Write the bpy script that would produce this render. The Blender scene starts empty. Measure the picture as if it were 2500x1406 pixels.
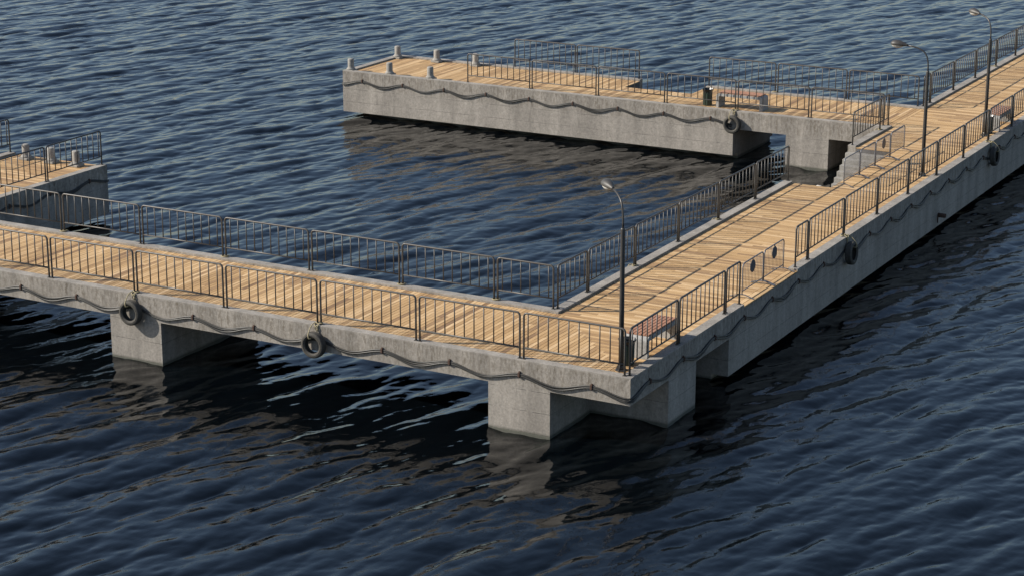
import bpy, math, random
import numpy as np
from mathutils import Vector, Matrix
rnd = random.Random(7)
R = math.radians
scene = bpy.context.scene
COL = scene.collection

# ------------------------------------------------------------------ helpers
class MB:
    """collects geometry for ONE mesh object"""
    def __init__(s):
        s.v = []; s.f = []; s.uv = []; s.tone = []; s.smooth = []
    def face(s, idx, uv=None, tone=None, smooth=False):
        s.f.append(tuple(idx)); s.uv.append(uv); s.tone.append(tone); s.smooth.append(smooth)
    def box(s, x0, x1, y0, y1, z0, z1, uvdir=None, off=(0, 0), tone=None, skip=''):
        b = len(s.v)
        for z in (z0, z1):
            for (x, y) in ((x0, y0), (x1, y0), (x1, y1), (x0, y1)):
                s.v.append((x, y, z))
        q = {'b': (3, 2, 1, 0), 't': (4, 5, 6, 7), 'f': (0, 1, 5, 4), 'r': (1, 2, 6, 5), 'k': (2, 3, 7, 6), 'l': (3, 0, 4, 7)}
        for k, ids in q.items():
            if k in skip: continue
            uv = None
            if uvdir is not None:
                uv = []
                for i in ids:
                    p = s.v[b + i]
                    a, c = (p[0], p[1]) if uvdir == 'x' else (p[1], p[0])
                    uv.append((a + off[0], c + off[1] + p[2]))
            s.face([b + i for i in ids], uv, tone)
    def obox(s, c, ax, ay, az, hx, hy, hz):
        b = len(s.v); c = Vector(c)
        for k in (-1, 1):
            for (i, j) in ((-1, -1), (1, -1), (1, 1), (-1, 1)):
                s.v.append(tuple(c + ax * hx * i + ay * hy * j + az * hz * k))
        for ids in ((3, 2, 1, 0), (4, 5, 6, 7), (0, 1, 5, 4), (1, 2, 6, 5), (2, 3, 7, 6), (3, 0, 4, 7)):
            s.face([b + i for i in ids])
    def tube(s, pts, r, n=8, cap=True, smooth=True):
        P = [Vector(p) for p in pts]; b0 = len(s.v)
        rr = r if isinstance(r, (list, tuple)) else [r] * len(P)
        t0 = (P[1] - P[0]).normalized()
        up = Vector((0, 0, 1)) if abs(t0.z) < .9 else Vector((0, 1, 0))
        u = t0.cross(up).normalized()
        for i, p in enumerate(P):
            a = P[max(i - 1, 0)]; c = P[min(i + 1, len(P) - 1)]
            t = (c - a).normalized()
            u = (u - t * u.dot(t)).normalized(); w = t.cross(u)
            for k in range(n):
                an = 2 * math.pi * k / n
                s.v.append(tuple(p + (u * math.cos(an) + w * math.sin(an)) * rr[i]))
        for i in range(len(P) - 1):
            for k in range(n):
                a = b0 + i * n + k; c = b0 + i * n + (k + 1) % n
                s.face((a, c, c + n, a + n), smooth=smooth)
        if cap:
            s.face([b0 + k for k in reversed(range(n))]); e = b0 + (len(P) - 1) * n
            s.face([e + k for k in range(n)])
    def lathe(s, prof, n=24, c=(0, 0, 0), axis='z', smooth=True, close=False):
        b0 = len(s.v); m = len(prof)
        for (r, h) in prof:
            for k in range(n):
                an = 2 * math.pi * k / n; a, b = r * math.cos(an), r * math.sin(an)
                p = (a, b, h) if axis == 'z' else ((h, a, b) if axis == 'x' else (b, h, a))
                s.v.append((p[0] + c[0], p[1] + c[1], p[2] + c[2]))
        rng = range(m) if close else range(m - 1)
        for i in rng:
            j = (i + 1) % m
            for k in range(n):
                k2 = (k + 1) % n
                s.face((b0 + i * n + k, b0 + i * n + k2, b0 + j * n + k2, b0 + j * n + k), smooth=smooth)
        if not close:
            s.face([b0 + k for k in reversed(range(n))]); s.face([b0 + (m - 1) * n + k for k in range(n)])
    def prism(s, poly, h0, h1, plane='xz'):
        b = len(s.v); n = len(poly)
        for h in (h0, h1):
            for (a, c) in poly:
                s.v.append((a, h, c) if plane == 'xz' else ((h, a, c) if plane == 'yz' else (a, c, h)))
        s.face([b + i for i in range(n)]); s.face([b + n + i for i in reversed(range(n))])
        for i in range(n):
            j = (i + 1) % n
            s.face((b + j, b + i, b + n + i, b + n + j))
    def build(s, name, mat, parent=None, bevel=0, recalc=True):
        me = bpy.data.meshes.new(name)
        me.from_pydata(s.v, [], s.f)
        if any(u is not None for u in s.uv):
            L = me.uv_layers.new(name='UVMap'); i = 0
            for f, u in zip(s.f, s.uv):
                for k in range(len(f)):
                    L.data[i].uv = u[k] if u else (0, 0); i += 1
        if any(t is not None for t in s.tone):
            A = me.color_attributes.new('tone', 'FLOAT_COLOR', 'CORNER'); i = 0
            for f, t in zip(s.f, s.tone):
                for k in range(len(f)):
                    A.data[i].color = (t[0], t[1], t[2], 1); i += 1
        me.polygons.foreach_set('use_smooth', s.smooth)
        if recalc:
            import bmesh
            bm = bmesh.new(); bm.from_mesh(me); bmesh.ops.recalc_face_normals(bm, faces=bm.faces); bm.to_mesh(me); bm.free()
        me.materials.append(mat)
        o = bpy.data.objects.new(name, me); COL.objects.link(o)
        if parent: o.parent = parent
        if bevel:
            m = o.modifiers.new('bevel', 'BEVEL'); m.width = bevel; m.segments = 2; m.limit_method = 'ANGLE'
        return o

def thing(name, label, cat, loc=(0, 0, 0), rz=0, group=None):
    o = bpy.data.objects.new(name, None); COL.objects.link(o)
    o.empty_display_size = .1
    o.location = loc; o.rotation_euler = (0, 0, rz)
    o['label'] = label; o['category'] = cat
    if group: o['group'] = group
    return o
def tag(o, label, cat, group=None):
    o['label'] = label; o['category'] = cat
    if group: o['group'] = group
    return o
def dup(root, label, loc, rz, group=None):
    def cp(o, par):
        c = o.copy(); COL.objects.link(c); c.parent = par
        for ch in list(o.children): cp(ch, c)
        return c
    r = cp(root, None)
    r.location = loc; r.rotation_euler = (0, 0, rz); r['label'] = label
    if group: r['group'] = group
    return r
ORD = ['first', 'second', 'third', 'fourth', 'fifth', 'sixth', 'seventh', 'eighth', 'ninth', 'tenth', 'eleventh', 'twelfth']

# ------------------------------------------------------------------ materials
def mat(name):
    m = bpy.data.materials.new(name); m.use_nodes = True
    nt = m.node_tree; b = nt.nodes['Principled BSDF']
    return m, nt, b
def N(nt, t, **k):
    n = nt.nodes.new(t)
    for a, v in k.items():
        if a in n.inputs: n.inputs[a].default_value = v
        else: setattr(n, a, v)
    return n
def L(nt, a, b): nt.links.new(a, b)
def noise(nt, vec, scale, detail=4, rough=.55):
    n = N(nt, 'ShaderNodeTexNoise'); n.inputs['Scale'].default_value = scale
    n.inputs['Detail'].default_value = detail; n.inputs['Roughness'].default_value = rough
    if vec is not None: L(nt, vec, n.inputs['Vector'])
    return n.outputs['Fac']
def ramp(nt, fac, stops):
    r = N(nt, 'ShaderNodeValToRGB'); L(nt, fac, r.inputs['Fac'])
    e = r.color_ramp.elements
    while len(e) < len(stops): e.new(.5)
    for i, (p, c) in enumerate(stops):
        e[i].position = p; e[i].color = (c[0], c[1], c[2], 1) if isinstance(c, tuple) else (c, c, c, 1)
    return r.outputs['Color']
def math_(nt, op, a, b=None, c=None, clamp=False):
    n = N(nt, 'ShaderNodeMath', operation=op); n.use_clamp = clamp
    for i, x in enumerate((a, b, c)):
        if x is None: continue
        if isinstance(x, (int, float)): n.inputs[i].default_value = x
        else: L(nt, x, n.inputs[i])
    return n.outputs[0]
def mixc(nt, fac, a, b, mode='MIX'):
    n = N(nt, 'ShaderNodeMix', data_type='RGBA', blend_type=mode)
    for s, x in ((0, fac), (6, a), (7, b)):
        if isinstance(x, (int, float)): n.inputs[s].default_value = x
        elif isinstance(x, tuple): n.inputs[s].default_value = (x[0], x[1], x[2], 1)
        else: L(nt, x, n.inputs[s])
    return n.outputs[2]
def mapping(nt, vec, scale):
    n = N(nt, 'ShaderNodeMapping'); n.inputs['Scale'].default_value = scale
    L(nt, vec, n.inputs['Vector']); return n.outputs['Vector']
def bump(nt, b, h, strength, dist):
    n = N(nt, 'ShaderNodeBump'); n.inputs['Strength'].default_value = strength; n.inputs['Distance'].default_value = dist
    L(nt, h, n.inputs['Height']); L(nt, n.outputs['Normal'], b.inputs['Normal']); return n

def concrete_mat(name, base, walls=True):
    m, nt, b = mat(name)
    P = N(nt, 'ShaderNodeNewGeometry').outputs['Position']
    sep = N(nt, 'ShaderNodeSeparateXYZ'); L(nt, P, sep.inputs[0])
    fine = noise(nt, P, 17, 6, .75); mid = noise(nt, P, 8, 6, .65); big = noise(nt, P, .7, 4, .5)
    c = mixc(nt, ramp(nt, fine, [(.38, 0.0), (.62, 1.0)]), tuple(x * .82 for x in base), tuple(min(1, x * 1.12) for x in base))
    c = mixc(nt, .55, c, ramp(nt, mid, [(.3, .66), (.5, .98), (.7, 1.2)]), 'MULTIPLY')
    c = mixc(nt, .5, c, ramp(nt, big, [(.3, .72), (.7, 1.12)]), 'MULTIPLY')
    # pale pitting
    spk = noise(nt, P, 60, 2, .5)
    c = mixc(nt, ramp(nt, spk, [(.66, 0.0), (.74, .35)]), c, tuple(min(1, x * 1.45) for x in base))
    if walls:
        # vertical run-off streaks: stretched in z
        st = noise(nt, mapping(nt, P, (9, 9, .55)), 1, 4, .6)
        st2 = noise(nt, mapping(nt, P, (2.2, 2.2, .3)), 1, 3, .5)
        # dirty band at top of wall: position in height is where the dirt has settled
        top = math_(nt, 'MULTIPLY_ADD', sep.outputs['Z'], 1.5, 1.02, clamp=True)     # 1 at z=0, 0 at -.68
        blot = noise(nt, mapping(nt, P, (1, 1, .4)), 15, 6, .72)
        dm = math_(nt, 'MULTIPLY', ramp(nt, blot, [(.43, 0.0), (.56, 1.0)]), ramp(nt, st, [(.35, .15), (.65, 1.0)]))
        band = ramp(nt, top, [(0.0, .16), (.1, .6), (.7, .95), (.96, 1.0), (1.0, .1)])
        c = mixc(nt, math_(nt, 'MULTIPLY', dm, band), c, (base[0] * .42, base[1] * .385, base[2] * .33))
        c = mixc(nt, .5, c, ramp(nt, st2, [(.35, .68), (.5, 1.0), (.66, 1.32)]), 'MULTIPLY')
        pal = ramp(nt, noise(nt, mapping(nt, P, (3.5, 3.5, .5)), 1.0, 4, .7), [(.58, 0.0), (.75, .5)])
        c = mixc(nt, pal, c, tuple(min(1, x * 1.4) for x in base))
        # board-mark lines, broken by noise
        lines = None
        xy = math_(nt, 'ADD', sep.outputs['X'], sep.outputs['Y'])
        cmb = N(nt, 'ShaderNodeCombineXYZ'); L(nt, xy, cmb.inputs[0])
        wob = math_(nt, 'MULTIPLY', math_(nt, 'SUBTRACT', noise(nt, cmb.outputs[0], 1.2, 5, .7), .5), .05)
        z2 = math_(nt, 'ADD', sep.outputs['Z'], wob)
        brk = ramp(nt, noise(nt, mapping(nt, P, (1, 1, .2)), 1.7, 4, .8), [(.40, 0.0), (.5, 1.0)])
        for zz in (-.71, -1.22, -1.75):
            d = math_(nt, 'ABSOLUTE', math_(nt, 'SUBTRACT', z2, zz))
            l = math_(nt, 'SUBTRACT', 1.0, math_(nt, 'MULTIPLY', d, 90.0), clamp=True)
            lines = l if lines is None else math_(nt, 'MAXIMUM', lines, l)
        lines = math_(nt, 'MULTIPLY', lines, brk)
        c = mixc(nt, math_(nt, 'MULTIPLY', lines, .8), c, tuple(x * .35 for x in base))
        # wet algae stripe just above the water
        wet = math_(nt, 'MULTIPLY_ADD', sep.outputs['Z'], -12.0, -20.2, clamp=True)
        c = mixc(nt, math_(nt, 'MULTIPLY', wet, .8), c, (base[0] * .16, base[1] * .2, base[2] * .16))
        h = math_(nt, 'SUBTRACT', math_(nt, 'ADD', fine, math_(nt, 'MULTIPLY', blot, .6)), math_(nt, 'MULTIPLY', lines, 1.2))
    else:
        h = math_(nt, 'ADD', fine, mid)
    L(nt, c, b.inputs['Base Color']); b.inputs['Roughness'].default_value = .88
    bump(nt, b, h, .5, .012)
    return m

def wood_mat():
    m, nt, b = mat('deck_wood')
    uv = N(nt, 'ShaderNodeUVMap').outputs['UV']
    att = N(nt, 'ShaderNodeAttribute', attribute_name='tone')
    sp = N(nt, 'ShaderNodeSeparateColor'); L(nt, att.outputs['Color'], sp.inputs[0])
    g1 = noise(nt, mapping(nt, uv, (1.6, 26, 1)), 1, 6, .65)
    g2 = noise(nt, mapping(nt, uv, (5, 130, 1)), 1, 4, .6)
    tone = ramp(nt, sp.outputs[0], [(0, (.23, .142, .078)), (.15, (.34, .218, .118)), (.38, (.445, .288, .138)), (.66, (.555, .374, .188)), (1, (.68, .49, .28))])
    c = mixc(nt, .8, tone, ramp(nt, g1, [(.25, (.52, .44, .36)), (.48, (.95, .92, .88)), (.75, (1.16, 1.16, 1.14))]), 'MULTIPLY')
    c = mixc(nt, .55, c, ramp(nt, g2, [(.3, .72), (.6, 1.08)]), 'MULTIPLY')
    P = N(nt, 'ShaderNodeNewGeometry').outputs['Position']
    c = mixc(nt, .5, c, ramp(nt, noise(nt, P, .8, 4, .6), [(.3, (.80, .80, .84)), (.7, (1.08, 1.07, 1.05))]), 'MULTIPLY')
    L(nt, c, b.inputs['Base Color'])
    L(nt, ramp(nt, g1, [(0, .55), (1, .75)]), b.inputs['Roughness'])
    b.inputs['Specular IOR Level'].default_value = .3
    bump(nt, b, math_(nt, 'ADD', g1, math_(nt, 'MULTIPLY', g2, .5)), .35, .004)
    return m

def simple(name, col, rough=.5, metal=0, ns=20, nv=.25, bmp=0, spec=.5):
    m, nt, b = mat(name)
    co = N(nt, 'ShaderNodeTexCoord').outputs['Object']
    n = noise(nt, co, ns, 5, .6)
    c = ramp(nt, n, [(.25, tuple(x * (1 - nv) for x in col)), (.75, tuple(min(1, x * (1 + nv)) for x in col))])
    L(nt, c, b.inputs['Base Color'])
    b.inputs['Roughness'].default_value = rough; b.inputs['Metallic'].default_value = metal
    b.inputs['Specular IOR Level'].default_value = spec
    if bmp: bump(nt, b, n, bmp, .004)
    return m

M = {}
M['wall'] = concrete_mat('weathered_wall_concrete', (.288, .264, .232))
M['cast'] = concrete_mat('cast_concrete', (.285, .27, .242), walls=False)
M['under_shaded'] = concrete_mat('shade_darkened_concrete', (.12, .11, .10), walls=False)  # slab concrete coloured darker to deepen the shade beneath the deck
M['wood'] = wood_mat()
M['rail'] = simple('dark_rail_paint', (.062, .058, .052), .42, .0, 8, .2, spec=.5)
M['pole'] = simple('dark_lamp_paint', (.048, .045, .042), .36, .15, 6, .2)
M['head'] = simple('grey_lamp_shell', (.055, .052, .048), .5, .1, 10, .2)
M['lens'] = simple('pale_lamp_glass', (.45, .44, .40), .2, 0, 10, .04)
M['chrome'] = simple('galvanised_steel', (.17, .175, .19), .42, .35, 14, .12)
M['barmetal'] = simple('dull_zinc_bar', (.085, .085, .095), .5, .2, 14, .15)
M['plaque'] = simple('dark_blue_plaque', (.045, .05, .065), .45, 0, 20, .2)
M['rubber'] = simple('old_rubber', (.062, .058, .050), .72, 0, 18, .3, .3, spec=.3)
M['rope'] = simple('hemp_rope', (.34, .29, .17), .9, 0, 160, .35, .6)
M['rust'] = simple('rusty_iron', (.075, .042, .03), .8, .2, 40, .45, .3)
M['cable'] = simple('black_cable', (.026, .025, .022), .45, 0, 20, .25)
M['bin'] = simple('dark_green_plastic', (.024, .040, .029), .4, 0, 12, .2)
M['binrim'] = simple('black_plastic', (.012, .013, .013), .3, 0, 12, .2)
M['redwood'] = simple('reddish_bench_wood', (.34, .17, .10), .6, 0, 9, .3)
M['bench'] = concrete_mat('bench_concrete', (.34, .335, .32), walls=False)
M['buoy'] = simple('white_float', (.50, .48, .44), .6, 0, 10, .15)

# ------------------------------------------------------------------ dimensions (metres; kerb top is z = 0)
W = 4.05; KW = .270; DZ = -.06; P = 2.787; G = .105; WL = -1.80
X0, X1 = 28.55, 32.66     # far platform front and back face

# ------------------------------------------------------------------ deck planks
PW = .118
def planks(mb, along, a0, a1, rows, lim=None, joints=True):
    """boards long in `along`; a0..a1 the extent across the boards; rows(c)->(s0,s1) extent along the boards"""
    n = max(1, round((a1 - a0) / PW)); w = (a1 - a0) / n
    for i in range(n):
        c0 = a0 + i * w + .007; c1 = a0 + (i + 1) * w - .007
        rr = rows((c0 + c1) / 2)
        if rr is None: continue
        for (s0, s1) in (rr if isinstance(rr, list) else [rr]):
            s = s0
            while s < s1 - .01:
                e = s1 if not joints else min(s1, s + rnd.uniform(1.3, 3.6))
                if s1 - e < .35: e = s1
                t = (rnd.betavariate(1.9, 1.6), rnd.random(), rnd.random())
                z = DZ + rnd.uniform(-.0022, .0022)
                off = (rnd.uniform(0, 90), rnd.uniform(0, 90))
                g = .0015
                if along == 'x': mb.box(s + g, e - g, c0, c1, z - .03, z, 'x', off, t, skip='b')
                else: mb.box(c0, c1, s + g, e - g, z - .03, z, 'y', off, t, skip='b')
                s = e

def walkway(name, label, loc):
    return thing(name, label, 'walkway', loc)
def part(root, name, m, boxes, bevel=0):
    mb = MB(); l = root.location
    for (x0, x1, y0, y1, z0, z1) in boxes: mb.box(x0 - l.x, x1 - l.x, y0 - l.y, y1 - l.y, z0 - l.z, z1 - l.z)
    return mb.build(name, m, root, bevel)
def place(o, root):
    o.parent = root; o.location = -Vector(root.location); return o
def deckpart(root, fn):
    mb = MB(); fn(mb); o = mb.build('deck', M['wood'], None); return place(o, root)

YL0, YL1 = 23.83, 27.88; YE = 42.0; XE = 74.0
# near walkway ---------------------------------------------------------
near = walkway('pier_walkway', 'near walkway across the lower left, timber boards between low concrete kerbs', (2, 12, WL))
part(near, 'edge_beam', M['wall'], [(0, KW, 0, YE, -.65, 0)])
part(near, 'edge_beam', M['wall'], [(KW, W, 0, KW, -.65, 0)])
part(near, 'edge_beam', M['wall'], [(W - KW, W, W - KW, YL0 + KW, -.65, 0)])
part(near, 'edge_beam', M['wall'], [(W - KW, W, YL1 - KW, YE, -.65, 0)])
part(near, 'slab', M['under_shaded'], [(KW, W - KW, KW, YE, -.64, -.10), (W - KW, W, KW, W - KW, -.64, -.10), (W - KW, W, YL0 + KW, YL1 - KW, -.64, -.10)])
part(near, 'pillar', M['wall'], [(0, W, 2.03, 3.65, -2.9, -.65), (2.075, 3.65, 0, 2.03, -2.9, -.65), (2.075, 3.65, 3.65, W, -2.9, -.65)])
part(near, 'pillar', M['wall'], [(0, W, 13.14, 14.76, -2.9, -.65)])
part(near, 'pillar', M['wall'], [(0, W, 24.25, 25.87, -2.9, -.65)])
def f(mb):
    inn0, inn1 = KW + .004, W - KW - .004
    q = 2 * PW
    def rows_x(y):       # boards across the near walkway; herringbone towards the corner
        if y < inn1:
            k = math.floor((y - inn0) / q); odd = int((y - inn0) / PW) % 2
            e = min(inn1, inn0 + k * q + (q if odd else q))
            return (inn0, max(inn0 + .1, e))
        if YL0 + KW < y < YL1 - KW: return (inn0, W)
        return (inn0, inn1)
    planks(mb, 'x', inn0, inn0 + PW * 430 * .8, lambda y: rows_x(y) if y < YE else None)
    def rows_y(x):
        k = math.floor((x - inn0) / q)
        e = min(inn1, inn0 + k * q)
        if e <= inn0 + .02: return None
        return (inn0, e)
    planks(mb, 'y', inn0, inn1, rows_y)
    planks(mb, 'y', W - KW, W, lambda x: (inn0, inn1))
deckpart(near, f)

# right walkway --------------------------------------------------------
SX0, SX1, SY = 19.5, 25.2, 2.53          # stair well
GX0, GX1 = 6.57, 10.21                   # kerb opening on the outer side
right = walkway('pier_walkway', 'long walkway running away to the upper right, timber deck with three lamp posts', (28, 2, WL))
part(right, 'edge_beam', M['wall'], [(W, 5.65, 0, KW, -.65, 0)])
part(right, 'edge_beam', M['wall'], [(5.65, GX0, 0, KW, -1.63, 0)])
part(right, 'edge_beam', M['wall'], [(GX0, GX1, 0, KW, -1.63, -.10)])
part(right, 'edge_beam', M['wall'], [(GX1, XE, 0, KW, -1.63, 0)])
part(right, 'edge_beam', M['wall'], [(W, SX0, W - KW, W, -.65, 0)])
part(right, 'edge_beam', M['wall'], [(SX1, 28.88, W - KW, W, -.65, 0)])
part(right, 'edge_beam', M['wall'], [(X1 - KW, XE, W - KW, W, -1.63, 0)])
part(right, 'slab', M['under_shaded'], [(W, SX0, KW, W - KW, -.64, -.10), (SX0, SX1, KW, SY, -.64, -.10), (SX1, XE, KW, W - KW, -.64, -.10), (28.88, X1 - KW, W - KW, W, -.64, -.10)])
part(right, 'pontoon', M['wall'], [(5.652, 19.4, KW, W - KW, -1.625, -.64), (19.4, 24, KW, SY - .02, -1.625, -.64), (24, XE, KW, W - KW - .02, -1.625, -.64),
                                    (5.66, 19.3, .46, W - .5, -2.9, -1.63), (19.3, 24, .46, 1.9, -2.9, -1.63), (24, XE, .46, W - .5, -2.9, -1.63)])
def f(mb):
    a, b_ = KW + .004, W - KW - .004
    def rows(x):
        if x < GX1 and x > GX0: r0 = KW + .003
        else: r0 = a
        if SX0 < x < SX1: return (r0, SY)
        if 28.88 < x < X1 - KW: return (r0, b_)
        return (r0, b_)
    planks(mb, 'y', W + .003, SX0 - .002, rows)
    planks(mb, 'y', SX0 + .002, SX1 - .002, rows)
    planks(mb, 'y', SX1 + .002, XE, rows)
    planks(mb, 'x', .0, KW, lambda y: (GX0 + .003, GX1 - .003))
    planks(mb, 'x', W - KW, W - .003, lambda y: (28.885, X1 - KW - .004))
deckpart(right, f)
# far platform ---------------------------------------------------------
FY = 26.2; NY0, NY1, NX = 12.33, 15.10, 31.06
far = walkway('pier_walkway', 'far platform with six concrete bollards at its tip, timber deck on a deep concrete wall', (30.6, 15, WL))
part(far, 'edge_beam', M['wall'], [(X0, X0 + KW, W, 9.57, -.65, 0)])
part(far, 'edge_beam', M['wall'], [(X0, X0 + KW, 9.57, FY, -1.62, 0)])
part(far, 'edge_beam', M['wall'], [(X0 + KW, X1, FY - KW, FY, -1.62, 0)])
part(far, 'edge_beam', M['wall'], [(X1 - KW, X1, W, NY0, -.65, 0)])
part(far, 'edge_beam', M['wall'], [(X1 - KW, X1, NY1, FY - KW, -1.62, 0)])
part(far, 'slab', M['under_shaded'], [(X0 + KW, X1 - KW, W, NY0, -.64, -.10), (X0 + KW, NX, NY0, NY1, -.64, -.10), (X0 + KW, X1 - KW, NY1, FY - KW, -.64, -.10)])
part(far, 'pillar', M['wall'], [(X0, X1, 5.95, 7.55, -2.9, -.65)])
part(far, 'pontoon', M['wall'], [(X0 + KW, X1 - KW, 9.572, NY0, -1.615, -.64), (X0 + KW, NX - .01, NY0, NY1, -1.615, -.64), (X0 + KW, X1 - KW, NY1 + .004, FY - KW, -1.615, -.64),
                                  (X0 + .5, X1 - .5, 9.575, NY0, -2.9, -1.62), (X0 + .5, NX - .2, NY0, NY1, -2.9, -1.62), (X0 + .5, X1 - .5, NY1, FY - .6, -2.9, -1.62)])
def f(mb):
    a, b_ = X0 + KW + .004, X1 - KW - .004
    planks(mb, 'x', W + .002, NY0, lambda y: (a, b_))
    planks(mb, 'x', NY0 + .001, NY1, lambda y: (a, NX))
    planks(mb, 'x', NY1 + .001, FY - KW - .003, lambda y: (a, b_))
deckpart(far, f)
# left walkway -----------------------------------------------------------
LX = 11.12
left = walkway('pier_walkway', 'stub walkway at the left edge with three bollards on its open end', (7.5, 25.8, WL))
part(left, 'edge_beam', M['wall'], [(W, 5.65, YL0, YL0 + KW, -.65, 0), (5.65, LX, YL0, YL0 + KW, -1.60, 0)])
part(left, 'edge_beam', M['wall'], [(W, LX, YL1 - KW, YL1, -1.60, 0)])
part(left, 'edge_beam', M['wall'], [(LX - KW, LX, YL0 + KW, YL1 - KW, -1.60, -.10)])
part(left, 'slab', M['under_shaded'], [(W, LX - KW, YL0 + KW, YL1 - KW, -.64, -.10)])
part(left, 'pontoon', M['wall'], [(5.66, LX - KW, YL0 + KW, YL1 - KW, -1.595, -.64), (5.66, LX - 1.4, YL0 + .5, YL1 - .5, -2.9, -1.60)])
def f(mb):
    planks(mb, 'y', W + .003, LX, lambda x: (YL0 + KW + .004, YL1 - KW - .004))
deckpart(left, f)

# stairs -----------------------------------------------------------------
st = thing('concrete_stairs', 'concrete steps going down from the long walkway to the water beside the steel barriers', 'stairs', (SX1, 3.1, -.06))
for i in range(11):
    x1 = SX1 - .003 if i == 0 else SX1 - .245 * i + .0
    x0 = SX1 - .245 * (i + 1); zt = -.06 - .16 * (i + 1)
    part(st, 'step', M['cast'], [(x0, x0 + .245 + .03 * (i > 0) if False else x0 + .243, SY + .004, W, -2.7, zt)], .012)
part(st, 'landing', M['cast'], [(SX0 + .1, SX1 - .245 * 11 - .002, SY + .004, W, -2.7, -2.05)])

# ------------------------------------------------------------------ railing panels
H = 1.10
templates = {}
def arcpts(c, r, a0, a1, n=5):
    return [(c[0] + r * math.cos(a0 + (a1 - a0) * i / n), 0, c[1] + r * math.sin(a0 + (a1 - a0) * i / n)) for i in range(n + 1)]
def make_panel(Ln, label, loc, rz, group):
    root = thing('railing_panel', label, 'railing', loc, rz, group)
    r = .085
    mb = MB()
    mb.tube([(0, 0, 0), (0, 0, .5)] + arcpts((r, H - r), r, math.pi, math.pi / 2) + arcpts((Ln - r, H - r), r, math.pi / 2, 0) + [(Ln, 0, .5), (Ln, 0, 0)], .0245, 10)
    mb.build('frame', M['rail'], root)
    mb = MB(); mb.tube([(0, 0, 0), (Ln - .04, 0, 0)], .0195, 8); o = mb.build('lower_rail', M['rail'], root); o.location = (.02, 0, .27)
    nb = max(2, round((Ln - .33) / .2614) + 1); e = (Ln - .2614 * (nb - 1)) / 2
    if nb == 9: nb = 10; e = .155
    sp = (Ln - 2 * e) / (nb - 1)
    mb = MB(); mb.tube([(0, 0, 0), (0, 0, H - .29)], .0155, 8)
    b0 = mb.build('baluster', M['rail'], root); b0.location = (e, 0, .28)
    for i in range(1, nb):
        b = b0.copy(); COL.objects.link(b); b.parent = root; b.location = (e + sp * i, 0, .28)
    mb = MB(); mb.box(-.045, .045, -.042, .042, 0, .012); f0 = mb.build('foot_plate', M['rail'], root, .003); f0.location = (0, 0, .001)
    f1 = f0.copy(); COL.objects.link(f1); f1.parent = root; f1.location = (Ln, 0, .001)
    return root
GRP = 'dark steel railing panels along the kerbs'
def panel(p0, p1, label):
    d = Vector(p1) - Vector(p0); Ln = round(d.length, 3); rz = math.atan2(d.y, d.x)
    if Ln in templates: return dup(templates[Ln], label, (p0[0], p0[1], 0), rz)
    t = make_panel(Ln, label, (p0[0], p0[1], 0), rz, GRP); templates[Ln] = t; return t
E_ = .122
LF = P - G
# near walkway, outer row
a = 2.829
panel((E_, .205), (E_, a - G / 2), 'railing panel on the near walkway\'s front kerb in front of the corner lamp post')
for k in range(0, 9):
    panel((E_, a + k * P + G / 2), (E_, a + k * P + G / 2 + LF), 'railing panel on the near walkway\'s front kerb, %s to the left of the corner panel' % ORD[k])
# near walkway, inner row
d0 = 5.629
panel((3.935, 4.0), (3.935, d0 - G / 2), 'short railing panel on the near walkway\'s inner kerb at the inside corner')
for k in range(0, 6):
    panel((3.935, d0 + k * P + G / 2), (3.935, d0 + k * P + G / 2 + LF), 'railing panel on the near walkway\'s inner kerb, %s left of the inside corner panel' % ORD[k])
# right walkway, outer row before the opening
b0_ = 2.839
panel((.205, E_), (b0_ - G / 2, E_), 'railing panel beside the near bench at the corner of the two walkways')
panel((b0_ + G / 2, E_), (b0_ + G / 2 + LF, E_), 'railing panel on the long walkway\'s outer kerb just past the near bench')
panel((b0_ + P + G / 2, E_), (b0_ + P + G / 2 + .851, E_), 'narrow three-bar railing panel at the near side of the kerb opening')
c0_ = 11.242
panel((10.34, E_), (c0_ - G / 2, E_), 'narrow three-bar railing panel at the far side of the kerb opening')
for k in range(0, 12):
    panel((c0_ + k * P + G / 2, E_), (c0_ + k * P + G / 2 + LF, E_), 'railing panel on the long walkway\'s outer kerb, %s beyond the opening' % ORD[k])
# right walkway, inner row
h0 = 5.673
panel((4.02, 3.922), (h0 - G / 2, 3.922), 'short railing panel on the long walkway\'s inner kerb at the inside corner')
for k in range(0, 5):
    x0 = h0 + k * P + G / 2; x1 = x0 + LF if k < 4 else 19.47
    panel((x0, 3.922), (x1, 3.922), 'railing panel on the long walkway\'s inner kerb, %s past the inside corner panel' % ORD[k])
panel((25.27, 3.922), (27.985, 3.922), 'railing panel on the kerb above the concrete steps')
panel((28.02, 3.922), (28.87, 3.922), 'narrow railing panel at the far platform end of the kerb above the steps')
panel((32.66 - .0, 3.90), (33.34, 3.90), 'narrow railing panel behind the middle lamp post')
for k in range(0, 6):
    panel((33.39 + k * P + G / 2, 3.885), (33.39 + k * P + G / 2 + LF, 3.885), 'railing panel on the long walkway\'s back kerb, %s beyond the middle lamp post' % ORD[k])
# far platform, front
for k in range(6):
    y0 = 20.65 - k * P
    panel((X0 + .225, y0), (X0 + .225, y0 - LF if k < 5 else 4.07), 'railing panel on the far platform\'s front edge, %s from the bollards' % ORD[k])
for k in range(2):
    y0 = 20.64 - k * (P - .02)
    panel((32.53, y0), (32.53, y0 - LF), 'railing panel on the far platform\'s back edge, %s left of the notch' % ('farther' if k == 0 else 'nearer'))
for k in range(3):
    y0 = 12.27 - k * P
    panel((32.55, y0), (32.55, y0 - LF if k < 2 else 4.07), 'railing panel on the far platform\'s back edge, %s right of the notch' % ORD[k])
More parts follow.
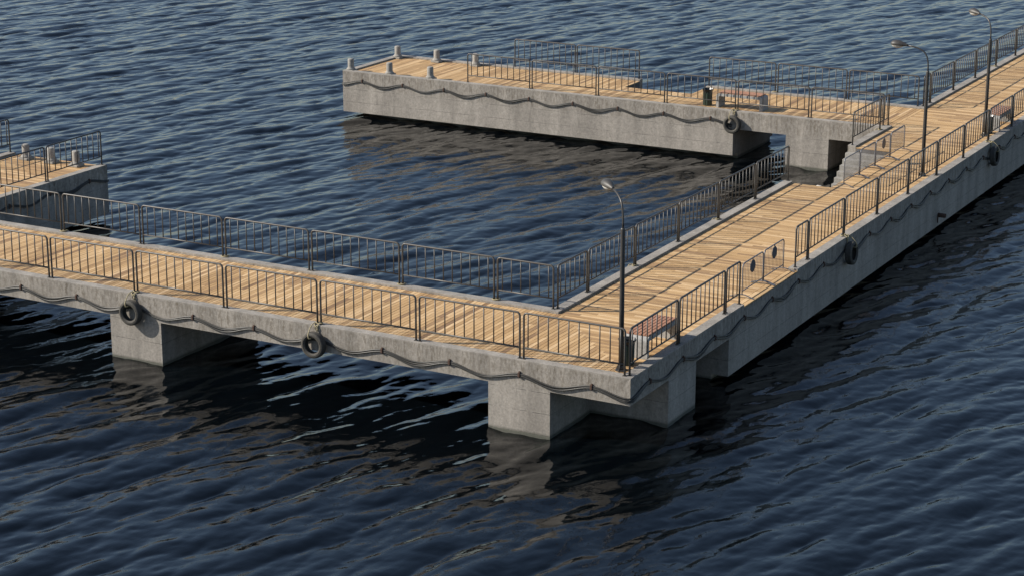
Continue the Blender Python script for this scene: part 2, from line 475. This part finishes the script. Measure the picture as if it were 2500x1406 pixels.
# left walkway
lx = [11.03, 8.44, 8.34, 5.66]
panel((lx[1], YL0 + .13), (lx[0], YL0 + .13), 'railing panel on the left walkway ending at its open end')
panel((8.34 - LF, YL0 + .13), (8.34, YL0 + .13), 'railing panel on the left walkway cut by the left frame edge')
panel((8.44, YL1 - .12), (11.03, YL1 - .12), 'railing panel on the left walkway\'s back kerb at the left frame edge')

# ------------------------------------------------------------------ crowd barriers
def make_barrier(label, loc, Ln=1.37):
    root = thing('crowd_barrier', label, 'barrier', loc, 0, 'galvanised crowd barriers')
    Hb = .88; r = .11
    mb = MB()
    mb.tube([(0, 0, .07), (0, 0, .4)] + arcpts((r, Hb - r), r, math.pi, math.pi / 2, 6) + arcpts((Ln - r, Hb - r), r, math.pi / 2, 0, 6) + [(Ln, 0, .4), (Ln, 0, .07)], .017, 8)
    mb.tube([(0, 0, .17), (Ln, 0, .17)], .014, 8)
    mb.build('frame', M['chrome'], root)
    nb = 13; mb = MB(); mb.tube([(0, 0, 0), (0, 0, Hb - .18)], .0052, 6)
    b0 = mb.build('bar', M['barmetal'], root); b0.location = (Ln / (nb + 1), 0, .175)
    for i in range(2, nb + 1):
        b = b0.copy(); COL.objects.link(b); b.parent = root; b.location = (Ln * i / (nb + 1), 0, .175)
    for x in (0, Ln):
        mb = MB()
        ys = [-.33, -.3, -.2, -.08, 0, .08, .2, .3, .33]; zs = [.006, .012, .045, .078, .085, .078, .045, .012, .006]
        b = 0
        for y, z in zip(ys, zs):
            for dx, dz in ((-.022, 0), (.022, 0), (.022, .012), (-.022, .012)): mb.v.append((dx, y, z + dz))
        for i in range(len(ys) - 1):
            for k in range(4):
                k2 = (k + 1) % 4; mb.face((i * 4 + k, i * 4 + k2, i * 4 + 4 + k2, i * 4 + 4 + k))
        mb.face((0, 1, 2, 3)); e = 4 * (len(ys) - 1); mb.face((e + 3, e + 2, e + 1, e))
        o = mb.build('foot', M['chrome'], root); o.location = (x, 0, 0)
    return root
def plaque(root, x, z):
    mb = MB(); mb.lathe([(.001, -.008), (.16, -.008), (.165, -.004), (.165, .004), (.16, .008), (.001, .008)], 28, (0, 0, 0), 'y', smooth=False)
    mb.box(-.02, .02, -.006, .006, .15, .20)
    o = mb.build('plaque', M['plaque'], root); o.location = (x, -.012, z)
by = .35
barA = make_barrier('crowd barrier in the kerb opening, next to the narrow railing panel nearest the bench', (7.26, by, DZ))
barB = dup(barA, 'crowd barrier in the kerb opening, farther of the two with a round dark plaque', (8.69, by, DZ), 0)
labs = ['crowd barrier beside the steps, lowest in the picture of four', 'crowd barrier beside the steps, second from the bottom of the row', 'crowd barrier beside the steps carrying a round plaque', 'crowd barrier beside the steps, topmost of the row near the middle lamp post']
bars = [dup(barA, labs[i], (19.77 + i * 1.445, 2.215, DZ), 0) for i in range(4)]
plaque(barA, .64, .67); plaque(barB, .68, .67); plaque(bars[2], .72, .66)

# ------------------------------------------------------------------ bollards
def make_bollard(label, loc, zf=0.0):
    root = thing('bollard', label, 'bollard', loc, 0, 'stubby concrete bollards')
    mb = MB(); mb.box(-.185, .185, -.185, .185, 0, .075); mb.build('plinth', M['cast'], root, .012)
    mb = MB(); mb.lathe([(.175, .076), (.178, .10), (.165, .125), (.14, .145), (.127, .175), (.124, .2), (.121, .47), (.113, .49), (.095, .503), (.05, .512), (.001, .514)], 28)
    mb.build('column', M['cast'], root)
    return root
bn = [((28.85, 26.0), 'bollard at the tip of the far platform, front corner'), ((28.83, 24.2), 'middle bollard of the front row on the far platform'), ((28.83, 22.35), 'bollard of the far platform\'s front row nearest the railing'),
      ((32.2, 25.9), 'bollard at the far platform\'s back corner'), ((32.2, 24.05), 'middle bollard of the back row on the far platform'), ((32.2, 22.25), 'bollard seen behind the first front railing panel of the far platform')]
B0 = make_bollard(bn[0][1], (*bn[0][0], DZ))
for (x, y), lb in bn[1:]: dup(B0, lb, (x, y, DZ), 0)
for y, lb in ((24.71, 'bollard on the left walkway\'s end, nearest its corner'), (25.72, 'middle bollard on the left walkway\'s end'), (26.78, 'bollard on the left walkway\'s end, farthest left')):
    dup(B0, lb, (10.68, y, DZ), 0)

# ------------------------------------------------------------------ street lamps
def make_lamp(label, loc, rz):
    root = thing('street_lamp', label, 'street lamp', loc, rz, 'curved-arm street lamps on the long walkway')
    mb = MB(); mb.lathe([(.135, 0), (.135, .022), (.12, .03), (.075, .035), (.07, .1), (.06, .12), (.058, .13)], 8, smooth=False)
    for k in range(4):
        an = R(45 + 90 * k); u = Vector((math.cos(an), math.sin(an), 0)); w = Vector((-u.y, u.x, 0)) * .006
        pts = [u * .055 + Vector((0, 0, .03)), u * .125 + Vector((0, 0, .03)), u * .055 + Vector((0, 0, .17))]
        b = len(mb.v)
        for s in (-1, 1):
            for p in pts: mb.v.append(tuple(p + w * s))
        mb.face((b, b + 1, b + 2)); mb.face((b + 5, b + 4, b + 3))
        for i in range(3): j = (i + 1) % 3; mb.face((b + j, b + i, b + 3 + i, b + 3 + j))
    mb.build('base', M['pole'], root)
    mb = MB(); mb.tube([(0, 0, .03), (0, 0, 1.5), (0, 0, 3.28), (0, 0, 3.31), (0, 0, 3.33)], [.06, .057, .052, .05, .034], 16); mb.build('pole', M['pole'], root)
    raw = [(0, 3.32), (0, 3.46), (.010, 3.62), (.05, 3.78), (.12, 3.90), (.21, 3.97), (.35, 4.03), (.51, 4.065), (.72, 4.085)]
    mb = MB(); mb.tube([(x, 0, z - .02) for x, z in raw], .024, 10); mb.build('arm', M['pole'], root)
    hd = MB(); n = 16; secs = [(.62, .032, .032, .032), (.66, .042, .042, .036), (.72, .06, .06, .042), (.82, .098, .095, .048), (.94, .132, .122, .052), (1.05, .146, .128, .055), (1.14, .140, .116, .055), (1.21, .114, .088, .045), (1.255, .066, .048, .025), (1.268, .004, .004, .004)]
    for (s, w, t, bt) in secs:
        zc = 4.068 + (s - .62) * .04; s = .67 + (s - .62) * .865
        for k in range(n):
            an = 2 * math.pi * k / n; c, q = math.cos(an), math.sin(an)
            hd.v.append((s, w * c, zc + (t * q if q > 0 else bt * q)))
    for i in range(len(secs) - 1):
        for k in range(n): k2 = (k + 1) % n; hd.face((i * n + k, i * n + k2, (i + 1) * n + k2, (i + 1) * n + k), smooth=True)
    hd.face([k for k in range(n)])
    hd.build('shade', M['head'], root)
    ln = MB(); m = 8; secs = [(.80, .03, .03), (.86, .08, .07), (.95, .112, .10), (1.05, .122, .11), (1.14, .112, .095), (1.2, .08, .07), (1.24, .02, .03)]
    for (s, w, d) in secs:
        zc = 4.068 + (s - .62) * .04 - .018; s = .67 + (s - .62) * .865
        for k in range(m + 1):
            an = math.pi + math.pi * k / m; ln.v.append((s, w * math.cos(an), zc + d * math.sin(an)))
    for i in range(len(secs) - 1):
        for k in range(m): a = i * (m + 1) + k; ln.face((a, a + 1, a + m + 2, a + m + 1), smooth=True)
        ln.face((i * (m + 1), (i + 1) * (m + 1), (i + 1) * (m + 1) + m, i * (m + 1) + m))
    ln.build('lens', M['lens'], root)
    return root
lampA = make_lamp('street lamp at the corner by the near bench and bin', (.60, .53, DZ), R(46))
dup(lampA, 'street lamp in the middle of the three, beside the crowd barriers at the steps', (22.33, .56, DZ), R(90))
dup(lampA, 'street lamp farthest up the long walkway, by the far right bench', (29.07, .57, DZ), R(52))

# ------------------------------------------------------------------ benches and bins
def make_bench(label, loc, rz, Ln=1.80, Wd=.60):
    root = thing('bench', label, 'bench', loc, rz, 'concrete benches with red-brown slats')
    Ht = .525; r = .11; t = .10
    out = [(0, 0), (0, Ht - r)] + [(r + r * math.cos(math.pi - math.pi / 2 * i / 5), Ht - r + r * math.sin(math.pi - math.pi / 2 * i / 5)) for i in range(1, 6)]
    out += [(Ln - x, z) for x, z in reversed(out)]
    ri = .035
    inn = [(Ln - t, 0), (Ln - t, Ht - t - ri), (Ln - t - ri, Ht - t), (t + ri, Ht - t), (t, Ht - t - ri), (t, 0)]
    mb = MB(); poly = out + inn
    # build as quads between the outer and inner outline
    oo = out; ii = [(t, 0), (t, Ht - t - ri), (t + ri * .3, Ht - t - ri * .3), (t + ri, Ht - t)]
    mb.prism([(0, 0), (0, Ht - r), (t, Ht - r), (t, 0)][::-1], -Wd / 2, Wd / 2)
    mb.prism([(Ln - t, 0), (Ln - t, Ht - r), (Ln, Ht - r), (Ln, 0)][::-1], -Wd / 2, Wd / 2)
    arc = [(r + r * math.cos(math.pi - math.pi / 2 * i / 5), Ht - r + r * math.sin(math.pi - math.pi / 2 * i / 5)) for i in range(6)]
    top = arc + [(Ln - x, z) for x, z in reversed(arc)] + [(Ln - t, Ht - r - .0), (Ln - t - .02, Ht - r - .0 + .0), (Ln - t - .03, Ht - t + .0), (t + .03, Ht - t), (t + .02, Ht - r), (t, Ht - r)]
    mb.prism(top, -Wd / 2, Wd / 2)
    mb.build('concrete_frame', M['bench'], root)
    ns = 6; w = (Wd - .02) / ns
    for i in range(ns):
        mb = MB(); y = -Wd / 2 + .01 + i * w
        mb.box(.10, Ln - .10, y + .010, y + w - .010, Ht + .002, Ht + .04)
        mb.build('slat', M['redwood'], root, .004)
    return root
benchA = make_bench('concrete bench with red-brown slats at the near corner beside the lamp post', (1.57, .63, DZ), 0, 1.78)
dup(benchA, 'concrete bench on the far platform behind the railing, beside a green bin', (29.46, 10.52, DZ), R(-90))
dup(benchA, 'concrete bench by the farthest lamp post at the right frame edge', (29.98, .63, DZ), 0)
def make_bin(label, loc):
    root = thing('litter_bin', label, 'bin', loc, 0, 'ribbed green litter bins')
    mb = MB(); n = 48; h0, h1 = .015, .50
    for z in (h0, h1):
        for k in range(n):
            an = 2 * math.pi * k / n; r = .165 + (.008 if (k // 2) % 2 else -.006) - (0 if z > .3 else .008)
            mb.v.append((r * math.cos(an), r * math.sin(an), z))
    for k in range(n): k2 = (k + 1) % n; mb.face((k, k2, n + k2, n + k))
    mb.face(list(reversed(range(n)))); mb.face([n + k for k in range(n)])
    mb.build('body', M['bin'], root)
    mb = MB(); mb.lathe([(.176, .47), (.180, .53), (.212, .585), (.214, .61), (.200, .612), (.168, .55), (.160, .505)], 10, smooth=False)
    mb.build('rim', M['binrim'], root)
    return root
binA = make_bin('green litter bin at the near corner, half hidden by the lamp post', (1.06, .60, DZ))
dup(binA, 'green litter bin on the far platform beside the bench', (29.38, 10.95, DZ), 0)
dup(binA, 'green litter bin by the farthest lamp post at the right', (29.52, .60, DZ), 0)

# ------------------------------------------------------------------ tyres and ropes
def make_tyre(label, loc, rz):
    root = thing('tyre_fender', label, 'tyre', loc, rz, 'old tyres hung as fenders')
    w = .10
    prof = [(.205, -.075), (.225, -.092), (.27, -.10), (.305, -.088), (.322, -.07), (.326, -.045), (.320, -.043), (.320, -.037), (.327, -.035), (.328, -.012), (.321, -.010), (.321, -.003 + .013), (.328, .012), (.327, .035), (.320, .037), (.320, .043), (.326, .045), (.322, .07), (.305, .088), (.27, .10), (.225, .092), (.205, .075),
            (.198, .06), (.21, .055), (.285, .05), (.298, 0), (.285, -.05), (.21, -.055), (.198, -.06)]
    mb = MB(); mb.lathe(prof, 44, (0, 0, 0), 'y', close=True)
    o = mb.build('tyre', M['rubber'], root)
    mb = MB()
    for s in (-1, 1):
        mb.lathe([(.246, s * .0965), (.250, s * .1035), (.256, s * .1035), (.260, s * .0985)], 44, (0, 0, 0), 'y', close=True)
    mb.build('sidewall_rib', M['rubber'], root)
    return root
def rope_obj(pts_world, label, grp='tan ropes tied to railing posts'):
    o0 = Vector(pts_world[0])
    mb = MB()
    # smooth the path
    P_ = [Vector(p) for p in pts_world]; out = []
    for i in range(len(P_) - 1):
        p0 = P_[max(i - 1, 0)]; p1 = P_[i]; p2 = P_[i + 1]; p3 = P_[min(i + 2, len(P_) - 1)]
        for s in range(6):
            t = s / 6
            out.append(.5 * ((2 * p1) + (p2 - p0) * t + (2 * p0 - 5 * p1 + 4 * p2 - p3) * t * t + (3 * p1 - p0 - 3 * p2 + p3) * t ** 3))
    out.append(P_[-1])
    mb.tube([tuple(p - o0) for p in out], .0125, 8)
    o = mb.build('rope', M['rope'], None); o.location = o0
    return tag(o, label, 'rope', grp)
def tyre_set(cx, cy, face, lt, lr, first=None):
    # face 'x': wall faces -X ; 'y': wall faces -Y. local s = along wall, d = outwards
    def Wd(s, d, z): return (cx - d, cy + s, z) if face == 'x' else (cx + s, cy - d, z)
    zc = -.455
    loc = Wd(0, .155, zc); rz = R(90) if face == 'x' else 0
    if first is None: t = make_tyre(lt, loc, rz)
    else: t = dup(first, lt, loc, rz)
    t.rotation_euler = (R(-4) if face == 'y' else R(4) * 0, 0, rz)
    pi = -.17      # posts stand .12-.23 m inside the face
    if face == 'x' and cx > 20: pi = -.225
    else: pi = -.122
    ring = [Wd(.095 * math.cos(a), pi + .05 * math.sin(a), .03 + .012 * math.sin(3 * a)) for a in [i * math.pi / 4 for i in range(9)]]
    pts = ring + [Wd(.10, .02, .02), Wd(.105, .12, -.04), Wd(.09, .24, -.16), Wd(.07, .275, -.22), Wd(.055, .27, -.28), Wd(.035, .2, -.285), Wd(.01, .1, -.27), Wd(-.02, .035, -.2), Wd(-.04, .03, -.05), Wd(-.05, -.01, .018), Wd(-.03, pi + .04, .03)]
    rope_obj(pts, lr)
    rope_obj([Wd(-.06, .015, .012), Wd(.0, .03, -.01), Wd(.03, .03, -.07), Wd(-.01, .03, -.12), Wd(-.045, .035, -.07), Wd(-.01, .04, -.02), Wd(.05, .02, .012), Wd(.09, pi + .02, .02)], lr.replace('rope tying', 'loose knot of the rope holding'))
    return t
T0 = tyre_set(0, 13.96, 'x', 'old tyre on the front wall hanging over the left pillar', 'rope tying the tyre over the left pillar to its railing post')
tyre_set(0, 8.40, 'x', 'old tyre hanging on the front wall between the two pillars', 'rope tying the tyre between the two pillars to its railing post', T0)
tyre_set(X0, 9.55, 'x', 'old tyre hanging on the far platform\'s pale wall', 'rope tying the tyre on the far platform\'s wall to its post', T0)
tyre_set(13.98, 0, 'y', 'old tyre on the shaded right wall beyond the kerb opening', 'rope tying the tyre beyond the kerb opening to its post', T0)
tyre_set(27.88, 0, 'y', 'old tyre on the shaded right wall near the right frame edge', 'rope tying the tyre near the right frame edge to its post', T0)
def base_loop(x, y, ax, label):
    c, s = (.1, .055) if ax == 'x' else (.055, .1)
    sg = 1
    pts = [(x + c * math.cos(a), y + s * math.sin(a), .022 + .01 * math.sin(2 * a)) for a in [i * math.pi / 4 for i in range(10)]]
    if ax == 'x': pts += [(x + .02, y + .08, .02), (x - .05, 4.07, .01), (x - .1, 4.09, -.12), (x - .12, 4.08, -.35)]
    else: pts += [(x + .08, y - .02, .02), ((4.07 if x < 10 else 32.68), y - .05, .01), ((4.09 if x < 10 else 32.70), y - .1, -.12), ((4.08 if x < 10 else 32.69), y - .12, -.35)]
    rope_obj(pts, label, 'ropes looped round post feet')
base_loop(3.935, d0, 'y', 'rope loop round the post feet on the near walkway\'s inner kerb, nearest the inside corner')
base_loop(3.935, d0 + P, 'y', 'rope loop round the second pair of post feet left of the inside corner')
base_loop(3.935, d0 + 3 * P, 'y', 'rope loop round post feet at the middle of the near walkway\'s inner kerb')
base_loop(3.935, d0 + 5 * P, 'y', 'rope loop round post feet on the inner kerb in front of the left walkway')
base_loop(h0 + P, 3.922, 'x', 'rope loop round post feet on the long walkway\'s inner kerb behind the corner lamp post')
base_loop(h0 + 3 * P, 3.922, 'x', 'rope loop round post feet on the long walkway\'s inner kerb, farther one')
base_loop(28.03, 3.922, 'x', 'rope loop round the post feet above the concrete steps')
base_loop(32.55, 9.6, 'y', 'rope loop round post feet on the far platform\'s back edge')
base_loop(41.75, 3.885, 'x', 'rope loop round post feet at the far upper right')

# ------------------------------------------------------------------ cables
CP = 1.8575
def cable(path_fn, s0, s1, clips, label, org):
    """path_fn(s, d, z) -> world point ; runs s0..s1 ; clips hold it at s = clips"""
    root = thing('wall_cable', label, 'cable', org, 0, 'cable bundles clamped to the walls')
    ph = clips[0]
    n = int((s1 - s0) / .09)
    for k, (dz, sag, d, rr) in enumerate(((.020, .165, .030, .0185), (-.004, .172, .026, .0185), (-.028, .178, .030, .018))):
        pts = []
        for i in range(n + 1):
            s = s0 + (s1 - s0) * i / n
            u = ((s - ph) / CP) % 1.0; j = int(math.floor((s - ph) / CP))
            q = .5 - .5 * math.cos(2 * math.pi * u)
            var = 1 + .10 * math.sin(j * 2.3 + k * 1.7)
            z = -.345 + dz - sag * var * q ** .9 - .0
            p = path_fn(s, d + .012 * q, z); pts.append(tuple(Vector(p) - Vector(org)))
        mb = MB(); mb.tube(pts, rr, 7); mb.build('strand', M['cable'], root)
    t = None
    for s in clips:
        p = Vector(path_fn(s, .03, -.345)) - Vector(org)
        if t is None:
            mb = MB(); q = Vector(path_fn(s + .1, 0, 0)) - Vector(path_fn(s, 0, 0)); u = q.normalized(); nn = (Vector(path_fn(s, 1, 0)) - Vector(path_fn(s, 0, 0)))
            mb.obox((0, 0, 0), u, nn, Vector((0, 0, 1)), .028, .032, .055)
            mb.obox(nn * -.012 + Vector((0, 0, .0)), u, nn, Vector((0, 0, 1)), .02, .016, .078)
            t = mb.build('clamp', M['rust'], root, .006); t.location = p
        else:
            c = t.copy(); COL.objects.link(c); c.parent = root; c.location = p
            if abs((Vector(path_fn(s + .1, 0, 0)) - Vector(path_fn(s, 0, 0))).normalized().dot(Vector((0, 1, 0)))) < .5: c.rotation_euler = (0, 0, R(90))
def corner(s, d, z):
    # s < 0: front wall, y = -s ; s > 0: right wall, x = s ; rounded turn at the arris
    if s < -.03: return (-d, -s, z)
    if s > .03: return (s, -d, z)
    t = (s + .03) / .06
    return (-d * (1 - t) + .03 * t, .03 * (1 - t) - d * t, z)
cl = [-.96 - CP * k for k in range(16, -1, -1) if k not in (4, 7)]
cable(corner, -31, 60, cl + [.99 + CP * k for k in range(0, 31) if k not in (7,)], 'bundle of black cables sagging between rusty clamps along the near and right walls', (0, 0, -.35))
cable(lambda s, d, z: (X0 - d, s, z), 9.62, 26.2 + .01, [10.46 + 1.8535 * k for k in range(9)], 'cable bundle clamped along the far platform\'s pale wall', (X0, 18, -.35))
cable(lambda s, d, z: (s, YL0 - d, z), 4.1, 11.12, [4.63 + CP * k for k in range(4)], 'cable bundle on the shaded wall of the left walkway', (8, YL0, -.35))

# ------------------------------------------------------------------ small things
mb = MB(); mb.lathe([(.062, 0), (.07, -.004), (.07, -.25), (.055, -.25), (.055, -.01)], 16, (0, 0, 0), 'y')
pr = thing('drain_pipe', 'dark outlet pipe sticking out of the shaded right wall low above the water', 'pipe', (22.4, 0, -1.27))
mb.build('spout', M['rust'], pr)
mb = MB(); mb.tube([(-.05, -.02, .05), (-.05, -.02, -.24)], .016, 8); mb.build('bracket_rod', M['rust'], pr)
bo = thing('buoy', 'small pale round buoy floating by the foot of the concrete steps', 'buoy', (26.0, 5.30, WL + .02))
mb = MB(); mb.lathe([(.001, -.10), (.08, -.09), (.13, -.04), (.14, .01), (.125, .05), (.08, .085), (.04, .095), (.001, .097)], 20); mb.build('float', M['buoy'], bo)
mb = MB(); mb.tube([(0, 0, .09), (0, 0, .13)], .018, 8); mb.build('lug', M['rust'], bo)

# ------------------------------------------------------------------ water
def make_water():
    rs = np.random.RandomState(11)
    n = 2048; dx = .052; Lx = n * dx
    k = np.fft.fftfreq(n, dx) * 2 * np.pi
    KX, KY = np.meshgrid(k, k, indexing='ij')
    KK = np.hypot(KX, KY); KK[0, 0] = 1e-6
    # grid frame: u axis = horizontal viewing side, v axis = to its left; world = org + u*fu + v*fv
    fu = np.array([.878, .479]); fv = np.array([-.479, .878])
    # waves run roughly along world -Y (crests nearly parallel to world X)
    wdir = np.array([.215, .977]); wd = np.array([wdir @ fu, wdir @ fv])
    def spec(lp, spread, sharp_lo, p, amp, lmin, lmax, ang=0):
        ca, sa = math.cos(ang), math.sin(ang); w = np.array([wd[0] * ca - wd[1] * sa, wd[0] * sa + wd[1] * ca])
        kp = 2 * np.pi / lp
        c = np.abs(KX * w[0] + KY * w[1]) / KK
        S = KK ** (-p) * np.exp(-sharp_lo * (kp / KK) ** 2) * (c ** spread)
        S *= (KK < 2 * np.pi / lmin) & (KK > 2 * np.pi / lmax)
        ph = rs.normal(size=KK.shape) + 1j * rs.normal(size=KK.shape)
        Hh = ph * np.sqrt(S); h = np.fft.ifft2(Hh).real
        s = amp / h.std(); return Hh * s
    Hs = spec(1.75, 14, 1.5, 5.3, .0230, .26, 5.0)
    Hs = Hs + spec(3.6, 4, 1.2, 5.0, .0110, 1.2, 9.0, .4)
    Hs = Hs + spec(.85, 3, 1.0, 4.8, .0036, .16, 1.6, -.5)
    Hs = Hs + spec(.30, 1.2, 1.0, 4.0, .0008, .12, .6, .5)
    h = np.fft.ifft2(Hs).real
    D1 = np.fft.ifft2(Hs * (-1j) * KX / KK).real; D2 = np.fft.ifft2(Hs * (-1j) * KY / KK).real
    ch = 1.25
    u0, u1, v0, v1 = -17.0, 77.0, -31.0, 36.0
    i = np.arange(0, int((u1 - u0) / dx)); j = np.arange(0, int((v1 - v0) / dx))
    nu, nv = len(i), len(j)
    U, V = np.meshgrid(u0 + i * dx, v0 + j * dx, indexing='ij')
    h = h[:nu, :nv].copy(); a1 = D1[:nu, :nv] * ch; a2 = D2[:nu, :nv] * ch
    # calm to the still level at the very rim, so that it meets the open sea sheet
    ed = np.minimum(np.minimum(i[:, None], nu - 1 - i[:, None]), np.minimum(j[None, :], nv - 1 - j[None, :])) * dx
    m = np.clip(ed / 1.0, 0, 1); h *= m; a1 = a1 * m; a2 = a2 * m
    U = U + a1; V = V + a2
    org = np.array([-4.0, 4.0])
    X = org[0] + U * fu[0] + V * fv[0]; Y = org[1] + U * fu[1] + V * fv[1]
    co = np.stack([X, Y, h], -1).astype(np.float32).reshape(-1)
    me = bpy.data.meshes.new('water')
    me.vertices.add(nu * nv); me.vertices.foreach_set('co', co)
    a = (np.arange(nu - 1)[:, None] * nv + np.arange(nv - 1)[None, :]).astype(np.int32)
    q = np.stack([a, a + nv, a + nv + 1, a + 1], -1).reshape(-1)
    nf = (nu - 1) * (nv - 1)
    me.loops.add(nf * 4); me.loops.foreach_set('vertex_index', q)
    me.polygons.add(nf); me.polygons.foreach_set('loop_start', np.arange(0, nf * 4, 4, dtype=np.int32))
    me.polygons.foreach_set('use_smooth', np.ones(nf, dtype=bool))
    me.update(calc_edges=True)
    # corners of the fine patch for the ring around it
    def w(u, v): return (org[0] + u * fu[0] + v * fv[0], org[1] + u * fu[1] + v * fv[1], 0)
    ue, ve = u0 + (nu - 1) * dx, v0 + (nv - 1) * dx
    inner = [w(u0, v0), w(ue, v0), w(ue, ve), w(u0, ve)]; S = 4000
    outer = [w(u0 - S, v0 - S), w(ue + S, v0 - S), w(ue + S, ve + S), w(u0 - S, ve + S)]
    return me, inner, outer
m, nt, b = mat('sea_water')
co_ = N(nt, 'ShaderNodeNewGeometry').outputs['Position']
vr = N(nt, 'ShaderNodeVectorRotate', rotation_type='Z_AXIS'); vr.inputs['Angle'].default_value = R(12); L(nt, co_, vr.inputs['Vector'])
rp = vr.outputs['Vector']
n1 = noise(nt, mapping(nt, rp, (2.2, 4.6, 3)), 1.6, 3, .6)
n2 = noise(nt, mapping(nt, rp, (6, 12, 6)), 1.6, 1.5, .5)
hh = math_(nt, 'ADD', n1, math_(nt, 'MULTIPLY', n2, .16))
b.inputs['Base Color'].default_value = (.0012, .0022, .0032, 1)
b.inputs['Roughness'].default_value = .0; b.inputs['IOR'].default_value = 1.45
bump(nt, b, hh, 1.0, .0044)
M['water'] = m
me, inner, outer = make_water()
me.materials.append(m)
wo = bpy.data.objects.new('water', me); COL.objects.link(wo); wo.location = (0, 0, WL); wo['kind'] = 'structure'
mb = MB(); mb.v = inner + outer
for i in range(4): j = (i + 1) % 4; mb.face((i, j, 4 + j, 4 + i))
ws = mb.build('open_water', m); ws.location = (0, 0, WL); ws['kind'] = 'structure'

# ------------------------------------------------------------------ light
sv = Vector((-.72, 1.36, 1.0)).normalized()          # towards the sun
el = math.asin(sv.z); az = math.atan2(sv.x, sv.y)     # from +Y, clockwise
sd = bpy.data.lights.new('sun', 'SUN'); sd.energy = 4.95; sd.angle = R(.53); sd.color = (1.0, .93, .83)
so = bpy.data.objects.new('sun', sd); COL.objects.link(so); so.rotation_euler = sv.to_track_quat('Z', 'Y').to_euler(); so.location = (0, 0, 30)
w = bpy.data.worlds.new('World'); scene.world = w; w.use_nodes = True
nt = w.node_tree; bg = nt.nodes['Background']
sky = nt.nodes.new('ShaderNodeTexSky'); sky.sky_type = 'NISHITA'; sky.sun_disc = False
sky.sun_elevation = el; sky.sun_rotation = az; sky.air_density = 1.0; sky.dust_density = .9; sky.ozone_density = 1.8; sky.altitude = 0
tint = nt.nodes.new('ShaderNodeMix'); tint.data_type = 'RGBA'; tint.blend_type = 'MULTIPLY'; tint.inputs[0].default_value = 1
tint.inputs[7].default_value = (1.02, 1.0, .99, 1)       # white balance of the clear sky
nt.links.new(sky.outputs['Color'], tint.inputs[6]); nt.links.new(tint.outputs[2], bg.inputs['Color']); bg.inputs['Strength'].default_value = .095

# ------------------------------------------------------------------ camera
cd = bpy.data.cameras.new('camera'); cam = bpy.data.objects.new('camera', cd); COL.objects.link(cam)
yaw, pitch, roll = .4996, -.2849, .0005
fw = Vector((math.cos(pitch) * math.cos(yaw), math.cos(pitch) * math.sin(yaw), math.sin(pitch)))
rt = fw.cross(Vector((0, 0, 1))).normalized(); up = rt.cross(fw)
mx = Matrix((rt, up, -fw)).transposed().to_4x4(); mx.translation = (-40.7207, -19.2044, 15.271)
cam.matrix_world = mx
cd.sensor_width = 36; cd.lens = 36 * 5178.73 / 2500; cd.clip_start = .5; cd.clip_end = 9000
scene.camera = cam
vs = scene.view_settings; vs.view_transform = 'Standard'; vs.look = 'None'; vs.exposure = .4; vs.gamma = 1
scene.render.engine = 'CYCLES'
scene.cycles.use_denoising = True
scene.cycles.max_bounces = 6; scene.cycles.diffuse_bounces = 3; scene.cycles.glossy_bounces = 3
scene.cycles.sample_clamp_indirect = 2
